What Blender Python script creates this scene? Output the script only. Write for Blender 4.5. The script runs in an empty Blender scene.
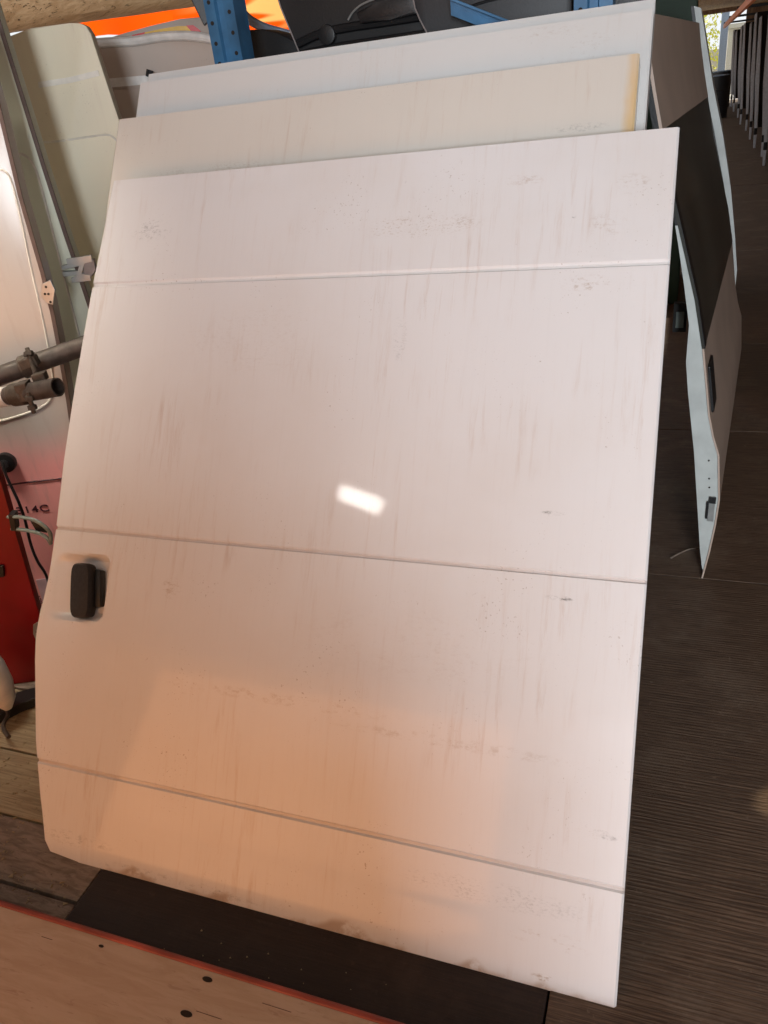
import bpy, bmesh, math, random
from mathutils import Vector, Matrix, noise
random.seed(7)
PI = math.pi
SC = bpy.context.scene
COL = SC.collection

# ------------------------------------------------------------ camera
F = 780.0
EYE = Vector((0, 0, 1.5))
RX = Vector((0.93797931, -0.06631296, 0.34029017))
RY = Vector((0.32893053, 0.48035108, -0.81306061))
RZ = RX.cross(RY).normalized()
RY = RZ.cross(RX).normalized()
ROT = Matrix((RX, RY, RZ))                      # camera space -> world
cam_d = bpy.data.cameras.new('camera'); cam = bpy.data.objects.new('camera', cam_d); COL.objects.link(cam)
cam.matrix_world = Matrix.Translation(EYE) @ ROT.to_4x4()
cam_d.sensor_fit = 'HORIZONTAL'; cam_d.sensor_width = 36; cam_d.lens = F / 768 * 36
cam_d.clip_start = 0.02; cam_d.clip_end = 200
SC.camera = cam

# ------------------------------------------------------------ light
SUNDIR = Vector((-0.40, 0.52, 0.75)).normalized()   # towards the sun
world = bpy.data.worlds.new('world'); SC.world = world; world.use_nodes = True
bg = world.node_tree.nodes['Background']; bg.inputs['Color'].default_value = (0.93, 0.97, 1.0, 1); bg.inputs['Strength'].default_value = 1.0
sd = bpy.data.lights.new('sun', 'SUN'); sd.energy = 5.5; sd.angle = 0.02; sd.color = (1, .9, .74)
so = bpy.data.objects.new('sun', sd); COL.objects.link(so); so.rotation_euler = SUNDIR.to_track_quat('Z', 'Y').to_euler()

def area(name, loc, target, sx, sy, power, color):
    d = bpy.data.lights.new(name, 'AREA'); d.shape = 'RECTANGLE'; d.size = sx; d.size_y = sy; d.energy = power; d.color = color
    o = bpy.data.objects.new(name, d); COL.objects.link(o); o.location = loc
    o.rotation_euler = (Vector(loc) - Vector(target)).to_track_quat('Z', 'Y').to_euler(); return o
area('doorway_daylight', (1.15, -3.9, 1.75), (-.4, 1.3, .9), 1.0, 1.5, 262, (.86, .93, 1.0))
area('roof_light', (.75, 0.1, 2.50), (-.7, 2.0, 1.5), .9, .8, 6, (.86, .91, 1.0))
area('added_warm_fill', (-1.55, -.93, .68), (-1.50, 1.0, .45), 1.9, 1.0, 18, (1.0, .40, .14))  # added warm fill that browns the lower left of the white doors
a_ = area('added_left_top_fill', (-1.97, 1.22, 2.54), (-1.95, 1.80, .4), .6, .22, 3.6, (1.0, .94, .80)); a_.data.spread = .85  # added overhead fill for the left rear doors; the ceiling is closed here
area('added_left_fill', (-3.7, .3, .9), (-1.95, 1.9, 1.0), .9, .9, 5, (1.0, .88, .78))  # added fill to brighten the left rear doors and floor
area('yard_gap', (-1.69, -.71, 2.46), (-.62, 1.36, .74), .26, .09, 3.0, (1, .97, .9))
ch = bpy.data.lights.new('added_floor_spot', 'SPOT'); ch.energy = 250; ch.spot_size = .034; ch.spot_blend = .6; ch.color = (1, .8, .5); ch.shadow_soft_size = .01  # added spot lamp that throws the sun patch on the floor
cho = bpy.data.objects.new('added_floor_spot', ch); COL.objects.link(cho); cho.location = (1.9, 2.6, 2.52)
cho.rotation_euler = (Vector((1.9, 2.6, 2.52)) - Vector((.286, 1.41, 0))).to_track_quat('Z', 'Y').to_euler()
SC.view_settings.view_transform = 'Standard'; SC.view_settings.look = 'None'
SC.view_settings.gamma = 1; SC.view_settings.use_curve_mapping = False; SC.view_settings.exposure = 0.0

# ------------------------------------------------------------ picture <-> place
def ray(px, py): return ROT @ Vector((px - 384, 512 - py, -F))
def atY(px, py, Y): d = ray(px, py); return EYE + d * (Y / d.y)
def atZ(px, py, z): d = ray(px, py); return EYE + d * ((z - 1.5) / d.z)
HD = Vector((-.3855, .9227, 0)).normalized(); RT = Vector((HD.y, -HD.x, 0))
def atS(px, py, s): d = ray(px, py); return EYE + d * (s / d.dot(HD))
def fr(a, s, z): return RT * a + HD * s + Vector((0, 0, z))

# ------------------------------------------------------------ materials
def nodes_of(m): return m.node_tree.nodes, m.node_tree.links
def plain(name, col, rough=.5, metal=0, bump=0, scale=30, var=.12, coat=0, stretch=None, spec=.5, coords='Object'):
    m = bpy.data.materials.new(name); m.use_nodes = True; N, L = nodes_of(m); b = N['Principled BSDF']
    b.inputs['Roughness'].default_value = rough; b.inputs['Metallic'].default_value = metal
    b.inputs['Coat Weight'].default_value = coat; b.inputs['Specular IOR Level'].default_value = spec
    tc = N.new('ShaderNodeTexCoord'); mp = N.new('ShaderNodeMapping'); L.new(tc.outputs[coords], mp.inputs[0])
    if stretch: mp.inputs['Scale'].default_value = stretch
    nz = N.new('ShaderNodeTexNoise'); nz.inputs['Scale'].default_value = scale; nz.inputs['Detail'].default_value = 6; L.new(mp.outputs[0], nz.inputs[0])
    r = N.new('ShaderNodeValToRGB'); L.new(nz.outputs[0], r.inputs[0])
    r.color_ramp.elements[0].position = .3; r.color_ramp.elements[1].position = .7
    r.color_ramp.elements[0].color = tuple(c * (1 - var) for c in col) + (1,)
    r.color_ramp.elements[1].color = tuple(min(1, c * (1 + var)) for c in col) + (1,)
    L.new(r.outputs[0], b.inputs['Base Color'])
    if bump:
        bp = N.new('ShaderNodeBump'); bp.inputs['Strength'].default_value = bump; bp.inputs['Distance'].default_value = .004
        L.new(nz.outputs[0], bp.inputs['Height']); L.new(bp.outputs[0], b.inputs['Normal'])
    return m

class NB:
    """small node-building helper"""
    def __init__(s, name):
        s.m = bpy.data.materials.new(name); s.m.use_nodes = True; s.N, s.L = nodes_of(s.m); s.b = s.N['Principled BSDF']
        s.tc = s.N.new('ShaderNodeTexCoord')
    def put(s, sock, v):
        if isinstance(v, bpy.types.NodeSocket): s.L.new(v, sock)
        elif isinstance(v, (tuple, list)): sock.default_value = tuple(v) if len(v) == len(sock.default_value) else tuple(v) + (1,)
        else: sock.default_value = v
    def mapping(s, scale=(1, 1, 1), loc=(0, 0, 0)):
        n = s.N.new('ShaderNodeMapping'); s.L.new(s.tc.outputs['Object'], n.inputs[0]); n.inputs['Scale'].default_value = scale; n.inputs['Location'].default_value = loc
        return n.outputs[0]
    def noise(s, vec, scale, detail=4, rough=.55, dist=0):
        n = s.N.new('ShaderNodeTexNoise'); s.L.new(vec, n.inputs[0]); n.inputs['Scale'].default_value = scale; n.inputs['Detail'].default_value = detail
        n.inputs['Roughness'].default_value = rough; n.inputs['Distortion'].default_value = dist; return n.outputs[0]
    def math(s, op, a, b=0, clamp=False):
        n = s.N.new('ShaderNodeMath'); n.operation = op; n.use_clamp = clamp; s.put(n.inputs[0], a); s.put(n.inputs[1], b); return n.outputs[0]
    def rng(s, v, a, b, c=0, d=1):
        n = s.N.new('ShaderNodeMapRange'); n.clamp = True; n.interpolation_type = 'SMOOTHSTEP'
        for i, x in enumerate((v, a, b, c, d)): s.put(n.inputs[i], x)
        return n.outputs[0]
    def mix(s, f, a, b):
        n = s.N.new('ShaderNodeMix'); n.data_type = 'RGBA'; s.put(n.inputs[0], f); s.put(n.inputs[6], a); s.put(n.inputs[7], b); return n.outputs[2]
    def xyz(s):
        n = s.N.new('ShaderNodeSeparateXYZ'); s.L.new(s.tc.outputs['Object'], n.inputs[0]); return n.outputs

def door_paint(name, base=(.78, .765, .768), scuffs=(), grime=1.0, rust_bottom=False, edge_stain=None, seams=(), seed=0, rough=.26, coat=0.0):
    """worn white paint; object space is x = along the door, z = up its face"""
    k = NB(name); X, Y, Z = k.xyz()
    o = k.mapping((1, 1, 1), (seed, seed, seed))
    cloud = k.noise(o, 2.2, 5); col = k.mix(k.math('MULTIPLY', k.rng(cloud, .42, .72), .22 * grime), base, (.63, .55, .48))
    st = k.noise(k.mapping((30, 5, 2.2), (seed, 0, 0)), 1.6, 9, .72, .4)
    patch = k.rng(k.noise(o, 3.1, 3), .42, .64)
    col = k.mix(k.math('MULTIPLY', k.math('MULTIPLY', k.rng(st, .49, .76), patch), .50 * grime), col, (.50, .34, .25))
    st2 = k.noise(k.mapping((120, 10, 3), (seed, 3, 0)), 1.2, 5, .7)
    col = k.mix(k.math('MULTIPLY', k.rng(st2, .5, .85), .06 * grime), col, (.42, .36, .33))
    sp = k.noise(o, 190, 2, .5); spm = k.rng(k.noise(o, 5.5, 3), .50, .66)
    col = k.mix(k.math('MULTIPLY', k.math('MULTIPLY', k.rng(sp, .66, .72), spm), .55 * grime), col, (.30, .22, .17))
    wx = k.noise(o, 9, 4, .7)
    for (cx, cz, rx, rz, dark, amt, fine) in scuffs:
        dx = k.math('DIVIDE', k.math('SUBTRACT', X, cx), rx); dz = k.math('DIVIDE', k.math('SUBTRACT', Z, cz), rz)
        r = k.math('ADD', k.math('MULTIPLY', dx, dx), k.math('MULTIPLY', dz, dz))
        m = k.math('MULTIPLY', k.rng(k.math('ADD', r, k.math('MULTIPLY', wx, .8)), .5, 1.5, 1, 0), k.rng(k.math('MULTIPLY', k.noise(k.mapping((1, 1, 2.0)), fine, 8, .8), k.math('ADD', .6, k.math('MULTIPLY', wx, .8))), .50, .66))
        amt = amt if dark == 2 and amt > .6 else amt * .75
        c = (.05, .045, .04) if dark == 2 else ((.36, .24, .15) if dark == 1 else (.5, .4, .34))
        col = k.mix(k.math('MULTIPLY', m, amt), col, c)
    for sv, amt, c in seams:
        a_ = k.math('ABSOLUTE', k.math('SUBTRACT', Z, sv)); m = k.math('MULTIPLY', k.rng(a_, .0015, .0045, 1, 0), k.rng(k.noise(k.mapping((1, 1, .1)), 5, 4), .25, .6, .5, 1))
        col = k.mix(k.math('MULTIPLY', m, amt), col, c)
    if rust_bottom:
        n2 = k.noise(k.mapping((1, 1, 1)), 16, 5, .7)
        lim = k.math('MULTIPLY', k.rng(k.noise(k.mapping((1, 1, .2)), 4.5, 3), .42, .68), .032)
        m = k.math('MULTIPLY', k.rng(k.math('SUBTRACT', Z, lim), -.012, .004, 1, 0), k.rng(n2, .36, .55))
        col = k.mix(k.math('MULTIPLY', m, .6), col, (.36, .20, .09))
    if edge_stain:
        w = k.math('ADD', .016, k.math('MULTIPLY', wx, .02))
        d = k.math('SUBTRACT', edge_stain, X)
        m = k.math('MULTIPLY', k.rng(k.math('SUBTRACT', d, w), -.014, .008, 1, 0), k.rng(k.noise(k.mapping((1, 1, .3)), 14, 3), .3, .6))
        col = k.mix(k.math('MULTIPLY', m, .8), col, (.72, .48, .20))
    k.L.new(col, k.b.inputs['Base Color'])
    k.put(k.b.inputs['Roughness'], k.rng(cloud, .3, .8, rough + .05, rough + .16)); k.b.inputs['Coat Weight'].default_value = coat; k.b.inputs['Coat Roughness'].default_value = .055
    bp = k.N.new('ShaderNodeBump'); bp.inputs['Strength'].default_value = .05; bp.inputs['Distance'].default_value = .002
    k.L.new(k.noise(o, 60, 3), bp.inputs['Height']); k.L.new(bp.outputs[0], k.b.inputs['Normal'])
    return k.m

def ribbed(name, c0, c1, rib=1.0, dusty=(.22, .16, .115)):
    k = NB(name); X, Y, Z = k.xyz()
    g = k.noise(k.mapping((3.5, 130, 1)), 2.2, 6, .72, .3); blot = k.noise(k.mapping(), 3.2, 6, .7); fine = k.noise(k.mapping(), 45, 4, .7)
    col = k.mix(k.rng(g, .36, .66), c0, c1)
    col = k.mix(k.math('MULTIPLY', k.rng(blot, .48, .72), .55), col, dusty)
    col = k.mix(k.math('MULTIPLY', k.rng(fine, .6, .78), .45), col, tuple(c * 1.5 for c in dusty))
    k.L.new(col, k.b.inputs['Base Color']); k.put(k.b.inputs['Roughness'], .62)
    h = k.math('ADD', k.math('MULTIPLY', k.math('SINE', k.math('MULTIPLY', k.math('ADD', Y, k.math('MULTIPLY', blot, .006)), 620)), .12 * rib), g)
    bp = k.N.new('ShaderNodeBump'); bp.inputs['Strength'].default_value = .55; bp.inputs['Distance'].default_value = .004
    k.L.new(h, bp.inputs['Height']); k.L.new(bp.outputs[0], k.b.inputs['Normal']); return k.m

def wood(name, c0, c1, crack=(.08, .05, .03), stretch=(1.5, 14, 14), scale=3, rough=.7, bump=.5, amt=.8):
    k = NB(name); v = k.mapping(stretch)
    g = k.noise(v, scale, 7, .65, .8); c = k.noise(v, scale * 2.3, 4, .6, 1.2)
    col = k.mix(k.rng(g, .35, .65), c0, c1); col = k.mix(k.math('MULTIPLY', k.rng(c, .60, .70), amt), col, crack)
    k.L.new(col, k.b.inputs['Base Color']); k.put(k.b.inputs['Roughness'], rough)
    bp = k.N.new('ShaderNodeBump'); bp.inputs['Strength'].default_value = bump; bp.inputs['Distance'].default_value = .006
    k.L.new(k.math('SUBTRACT', g, k.rng(c, .60, .70)), bp.inputs['Height']); k.L.new(bp.outputs[0], k.b.inputs['Normal']); return k.m

M = {}
M['floor'] = ribbed('dark_ribbed_board', (.060, .036, .023), (.17, .108, .070))
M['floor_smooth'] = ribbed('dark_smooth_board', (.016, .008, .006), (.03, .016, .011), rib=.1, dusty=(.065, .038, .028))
M['floor_grey'] = wood('weathered_board', (.17, .125, .095), (.30, .235, .185), stretch=(5, 22, 5), scale=3, amt=.7)
M['floor_pale'] = wood('pale_board', (.26, .19, .11), (.42, .33, .20), stretch=(2, 45, 5), scale=2.5, amt=.6)
M['ceiling'] = wood('ceiling_boards', (.22, .13, .06), (.36, .23, .11), stretch=(14, .8, 1), scale=1.5)
M['wallwood'] = wood('wall_boards', (.16, .09, .05), (.27, .17, .10), stretch=(10, 10, 1), scale=1.5)
M['timber'] = wood('rough_timber', (.60, .38, .19), (.80, .58, .33), crack=(.14, .08, .04), stretch=(2.2, 16, 16), scale=2.2, bump=.9)
M['ply'] = wood('worn_plywood', (.46, .34, .25), (.54, .42, .33), crack=(.25, .14, .09), stretch=(1.5, 9, 9), scale=4, rough=.45, bump=.08, amt=.35)
M['red_trim'] = plain('worn_red_edge', (.30, .065, .05), .5, var=.4, scale=9, bump=.2)
M['hole'] = plain('dark_hole', (.02, .014, .01), .9)
M['blue'] = plain('rack_blue', (.045, .15, .29), .35, scale=12, var=.35, bump=.1)
M['galv'] = plain('galvanised_steel', (.45, .46, .45), .4, .7, .1, 25)
M['pipe'] = plain('dull_steel_tube', (.085, .066, .056), .55, .4, .2, 40, .3, stretch=(1, 1, 1))
M['clamp'] = plain('rusty_clamp', (.085, .065, .05), .6, .4, .3, 60, .35)
M['black'] = plain('black_plastic', (.009, .009, .010), .45, bump=.15, scale=180)
M['black2'] = plain('grey_black_plastic', (.026, .026, .029), .5, bump=.1, scale=180)
M['handle'] = plain('weathered_black_plastic', (.016, .013, .013), .6, bump=.25, scale=120, var=.3)
M['rubber'] = plain('brown_seal', (.12, .075, .06), .6)
M['darkgap'] = plain('dark_interior', (.03, .03, .03), .8)
M['red'] = plain('dark_red_paint', (.20, .001, .004), .35, scale=5, var=.25)
M['white_edge'] = plain('off_white_metal', (.52, .55, .53), .45, scale=14, var=.12, bump=.1)
M['grey_edge'] = plain('grey_green_metal', (.20, .24, .22), .5)
M['glass'] = plain('dark_tinted_glass', (.035, .036, .030), .3, coat=.2, var=.5, scale=3, stretch=(1, 1, .3))
M['tan_skin'] = plain('dull_tan_paint', (.50, .39, .32), .35, var=.08, scale=5)
M['green'] = plain('dark_green_metal', (.008, .03, .012), .6)
M['stamp'] = plain('pressed_line', (.74, .70, .62), .35)
M['badge'] = plain('badge_chrome', (.07, .012, .02), .6, 0)
M['sticker'] = plain('sticker_lilac', (.62, .42, .46), .5)
M['ink'] = plain('ink', (.08, .02, .05), .6)
M['yellow'] = plain('yellow_vinyl', (.75, .42, .01), .4)
M['redvinyl'] = plain('red_vinyl', (.60, .02, .02), .4)
M['orangebeam'] = plain('orange_beam', (.62, .17, .05), .5, var=.3)
M['foliage'] = plain('sunlit_leaves', (.62, .62, .05), .6, var=.3)
M['bluegrey'] = plain('blue_grey_paint', (.25, .32, .42), .5)
M['concrete'] = plain('pale_concrete', (.5, .48, .44), .8)
M['dimwhite'] = plain('dim_white_paint', (.55, .56, .60), .5)
M['grime_hinge'] = plain('dirty_hinge', (.30, .26, .25), .5, .3)
# translucent orange sheeting, sun behind it
def tarp():
    k = NB('orange_tarp'); X, Y, Z = k.xyz()
    band = k.math('MULTIPLY', k.rng(X, -4.3, -3.7), k.rng(k.noise(k.mapping((.35, 1, 3.5)), 1.5, 2, .4, .5), .46, .52))
    col = k.mix(band, (1.0, .10, .002), (1.0, .50, .16))
    k.L.new(col, k.b.inputs['Base Color']); k.b.inputs['Roughness'].default_value = .5
    t = k.N.new('ShaderNodeBsdfTranslucent'); k.L.new(col, t.inputs[0]); mx = k.N.new('ShaderNodeMixShader'); mx.inputs[0].default_value = .7
    k.L.new(k.b.outputs[0], mx.inputs[1]); k.L.new(t.outputs[0], mx.inputs[2]); k.L.new(mx.outputs[0], k.N['Material Output'].inputs[0]); return k.m
M['tarp'] = tarp()
def painted_reflection():
    k = NB('white_paint_red_reflection'); X, Y, Z = k.xyz()
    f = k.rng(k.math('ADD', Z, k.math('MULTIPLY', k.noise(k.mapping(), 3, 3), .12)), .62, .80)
    col = k.mix(f, (.97, .42, .40), (.50, .44, .40)); col = k.mix(k.math('MULTIPLY', k.rng(k.noise(k.mapping((14, 1, 2)), 3, 5), .5, .75), .3), col, (.40, .30, .26))  # the red panel's reflection is painted into the lower base colour
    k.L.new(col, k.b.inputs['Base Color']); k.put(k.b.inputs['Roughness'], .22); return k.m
M['painted_reflection'] = painted_reflection()
M['cream'] = door_paint('cream_panel_paint', (.78, .71, .53), grime=.8, seed=5, rough=.42)
M['greenwhite'] = door_paint('greenish_panel_paint', (.70, .72, .58), grime=.6, seed=6, rough=.42)
M['beige'] = door_paint('beige_panel_paint', (.44, .35, .29), grime=.7, seed=7, rough=.4)
M['whiteplastic'] = plain('white_plastic', (.72, .68, .64), .4)

# ------------------------------------------------------------ mesh helpers
def link(name, bm, mat, parent=None, smooth=False, world_mat=None):
    me = bpy.data.meshes.new(name); bmesh.ops.recalc_face_normals(bm, faces=bm.faces); bm.to_mesh(me); bm.free()
    me.materials.append(M[mat] if isinstance(mat, str) else mat)
    if smooth:
        for p in me.polygons: p.use_smooth = True
        try: me.set_sharp_from_angle(angle=math.radians(32))
        except Exception: pass
    o = bpy.data.objects.new(name, me); COL.objects.link(o)
    if parent: o.parent = parent
    if world_mat is not None: o.matrix_local = world_mat
    return o
def tag(o, label, cat, group=None):
    o['label'] = label; o['category'] = cat
    if group: o['group'] = group
    return o
def thing(name, label, cat, loc=(0, 0, 0), group=None, rot=None):
    o = bpy.data.objects.new(name, None); COL.objects.link(o); o.empty_display_size = .1
    m = Matrix.Translation(Vector(loc))
    if rot is not None: m = m @ rot.to_4x4()
    o.matrix_world = m
    return tag(o, label, cat, group)
def bm_new(): return bmesh.new()
def prism(bm, pts, off, bevel=0):
    pts = [Vector(p) for p in pts]; off = Vector(off)
    a = [bm.verts.new(p) for p in pts]; b = [bm.verts.new(p + off) for p in pts]; n = len(pts)
    fs = [bm.faces.new(a), bm.faces.new(b[::-1])] + [bm.faces.new((a[i], a[(i + 1) % n], b[(i + 1) % n], b[i])) for i in range(n)]
    if bevel:
        es = list({e for f in fs for e in f.edges}); bmesh.ops.bevel(bm, geom=es, offset=bevel, segments=2, affect='EDGES', profile=.6)
def box(bm, lo, hi, bevel=0, mat=None):
    x0, y0, z0 = lo; x1, y1, z1 = hi; P = [(x0, y0, z0), (x1, y0, z0), (x1, y0, z1), (x0, y0, z1)]
    if mat is not None:
        P = [mat @ Vector(p) for p in P]; off = mat.to_3x3() @ Vector((0, y1 - y0, 0))
    else: off = (0, y1 - y0, 0)
    prism(bm, P, off, bevel)
def tube(bm, pts, r, seg=10, cap=True, hollow=0):
    pts = [Vector(p) for p in pts]; rings = []
    up = None
    for i, p in enumerate(pts):
        t = (pts[min(i + 1, len(pts) - 1)] - pts[max(i - 1, 0)]).normalized()
        if up is None: up = t.orthogonal().normalized()
        u = (up - t * up.dot(t)).normalized(); v = t.cross(u); up = u
        rr = r[i] if isinstance(r, (list, tuple)) else r
        rings.append([bm.verts.new(p + (u * math.cos(2 * PI * j / seg) + v * math.sin(2 * PI * j / seg)) * rr) for j in range(seg)])
    for a, b in zip(rings, rings[1:]):
        for j in range(seg): bm.faces.new((a[j], a[(j + 1) % seg], b[(j + 1) % seg], b[j]))
    if hollow:
        for ring, other in ((rings[0], rings[1]), (rings[-1], rings[-2])):
            c = sum((v.co for v in ring), Vector()) / seg; d = sum((v.co for v in other), Vector()) / seg
            inn = [bm.verts.new(c + (v.co - c) * hollow) for v in ring]
            deep = [bm.verts.new(c + (v.co - c) * hollow + (d - c).normalized() * .10) for v in ring]
            for j in range(seg):
                bm.faces.new((ring[j], ring[(j + 1) % seg], inn[(j + 1) % seg], inn[j]))
                bm.faces.new((inn[j], inn[(j + 1) % seg], deep[(j + 1) % seg], deep[j]))
            bm.faces.new(deep)
    elif cap: bm.faces.new(rings[0]); bm.faces.new(rings[-1][::-1])
def disc(bm, c, axis, r, h, seg=20, bevel=0):
    c = Vector(c); axis = Vector(axis).normalized(); u = axis.orthogonal().normalized(); v = axis.cross(u)
    prism(bm, [c + (u * math.cos(2 * PI * j / seg) + v * math.sin(2 * PI * j / seg)) * r for j in range(seg)], axis * h, bevel)
def strip(bm, pts, wvec, off):
    """flat ribbon following pts, width wvec, thickness off"""
    pts = [Vector(p) for p in pts]; w = Vector(wvec) if not callable(wvec) else None
    P = pts + [(p + w) for p in reversed(pts)]; prism(bm, P, off)
def smooth_path(pts, n=6):
    pts = [Vector(p) for p in pts]; out = []
    for i in range(len(pts) - 1):
        p0 = pts[max(i - 1, 0)]; p1 = pts[i]; p2 = pts[i + 1]; p3 = pts[min(i + 2, len(pts) - 1)]
        for j in range(n):
            t = j / n; out.append(.5 * ((2 * p1) + (p2 - p0) * t + (2 * p0 - 5 * p1 + 4 * p2 - p3) * t * t + (3 * p1 - p0 - 3 * p2 + p3) * t ** 3))
    return out + [pts[-1]]
def struct(name, bm, mat, parent=None):
    o = link(name, bm, mat, parent)
    if parent is None: o['kind'] = 'structure'
    return o

# ------------------------------------------------------------ the building
XL, XR, YB, YF, ZC = -6.5, 3.0, -5.0, 31.0, 2.6
b = bm_new(); box(b, (XL, YB, -.16), (XR, YF, -.03)); floor = struct('floor', b, 'hole')
def board(x0, x1, y0, y1, mat, z=0.0, name='floor_board'):
    b = bm_new(); box(b, (x0, y0, -.03), (x1, y1, z), .002); return link(name, b, mat, floor)
XS = -0.145
ys = [-5, -3.6, -2.35, -1.1, .15, 2.30, 3.52, 4.80, 6.08, 7.36, 8.65, 9.9, 11.2, 12.5, 13.8, 15.1, 16.4, 17.7, 19, 20.3, 21.6, 22.9, 24.2, 25.5, 26.8, 28.1, 29.4, 31]
for i in range(len(ys) - 1):
    y0, y1 = ys[i] + .002, ys[i + 1] - .002
    if y0 > 6: board(XS, XR, y0, y1, 'floor', random.uniform(-.004, 0)); continue
    board(XS, 1.3 + .3 * (i % 2), y0, y1, 'floor', random.uniform(-.0015, 0)); board(1.304 + .3 * (i % 2), XR, y0, y1, 'floor', random.uniform(-.003, 0))
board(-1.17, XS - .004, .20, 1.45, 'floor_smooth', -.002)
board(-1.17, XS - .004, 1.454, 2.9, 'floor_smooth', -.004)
yy = .20
for w_, mt in ((.57, 'floor_grey'), (.16, 'floor_grey'), (.19, 'floor_pale'), (.22, 'floor_pale'), (.34, 'floor_grey'), (.42, 'floor_grey'), (.5, 'floor_grey'), (.6, 'floor_grey')):
    board(-3.2, -1.174, yy, yy + w_ - .007, mt, random.uniform(-.006, -.001)); yy += w_
for i in range(8):
    board(XL, -3.205, -1 + i * .6, -1 + i * .6 + .594, 'floor_grey', random.uniform(-.006, 0))
for i in range(9):
    board(XL, XS - .004, 3.9 + i * 2.9, 3.9 + i * 2.9 + 2.89, 'floor_grey', -.004)
board(XL, XS - .004, -5, -1.01, 'floor_grey', -.004); board(-3.2, XS - .004, -1.004, .195, 'floor_grey', -.004); board(-1.17, XS - .004, 2.904, 3.895, 'floor_grey', -.004)

# roof boards run along the aisle, with a gap where one board is missing
b = bm_new(); XO, YO = -1.5, 6.4
box(b, (XL, YB, ZC + .03), (XR, 1.2, ZC + .08)); box(b, (XL, 3.2, ZC + .03), (XR, YO, ZC + .08)); box(b, (XO, YO, ZC + .03), (XR, YF, ZC + .08))
hole = Vector((0.278, 1.405, 0)) + SUNDIR * ((ZC + .05) / SUNDIR.z)       # a small gap towards the sun; the rack blocks its beam
hx, hy = hole.x - .035, hole.y
box(b, (XL, 1.2, ZC + .03), (hx - .03, 3.2, ZC + .08)); box(b, (hx + .05, 1.2, ZC + .03), (XR, 3.2, ZC + .08))
box(b, (hx - .03, 1.2, ZC + .03), (hx + .05, hy - .06, ZC + .08)); box(b, (hx - .03, hy + .05, ZC + .03), (hx + .05, 3.2, ZC + .08))
ceil = struct('ceiling', b, 'ceiling')
x = XL
while x < XR - .01:
    x1 = min(x + .24, XR); y1 = YO if x < XO else YF
    spans = [(YB, y1)] if not (x - .06 < hx < x1 + .06) else [(YB, hy - .10), (hy + .10, y1)]
    for ya, yb in spans:
        b = bm_new(); box(b, (x + .002, ya, ZC), (x1 - .002, yb, ZC + .028 + random.uniform(-.004, 0))); link('ceiling_board', b, 'ceiling', ceil)
    x = x1
def wall(name, boxes, mat='wallwood'):
    b = bm_new()
    for lo, hi in boxes: box(b, lo, hi)
    return struct(name, b, mat)
wall('wall_right', [((XR, YB, -.1), (XR + .1, YF, ZC + .08))])
# behind the photographer: boarded wall with a wide doorway on the right
wall('wall_back', [((XL, YB - .1, -.1), (-1.0, YB, ZC + .08)), ((2.6, YB - .1, -.1), (XR, YB, ZC + .08)), ((-1.0, YB - .1, 2.35), (2.6, YB, ZC + .08))])
wall('wall_left', [((XL - .1, YB, -.1), (XL, 1.0, ZC + .08)), ((XL - .1, 1.0, -.1), (XL, YF, .9))])
wall('wall_front', [((XL, YF, -.1), (-.6, YF + .1, ZC + .08)), ((1.3, YF, -.1), (XR, YF + .1, ZC + .08)), ((-.6, YF, 2.48), (1.3, YF + .1, ZC + .08))])

# ------------------------------------------------------------ the leaning sliding doors
ORG = Vector((-0.0268, 0.8523, 0.0))
NRM = Vector((0, -.82374429, .5669615)).normalized()
VD = Vector((0, .5669615, .82374429)).normalized()
DR = Matrix((Vector((1, 0, 0)), -NRM, VD)).transposed()     # local x = world x, local y = into the stack, local z = up the face
def dmat(off): return Matrix.Translation(ORG - NRM * off) @ DR.to_4x4()
def lerp_tab(tab, v):
    if v <= tab[0][0]: return tab[0][1]
    for (a, fa), (b_, fb) in zip(tab, tab[1:]):
        if v <= b_: return fa + (fb - fa) * (v - a) / (b_ - a)
    return tab[-1][1]
LX = [(0, -1.215), (.0012, -1.218), (.008, -1.300), (.03, -1.318), (.12, -1.3416), (.2566, -1.3761), (.35, -1.3915), (.446, -1.407), (.494, -1.4118), (.53, -1.4118), (.57, -1.4100), (.60, -1.405),
      (.66, -1.400), (.77, -1.3995), (.945, -1.4023), (1.098, -1.3981), (1.2528, -1.3906), (1.3957, -1.3811), (1.671, -1.3599)]
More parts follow.
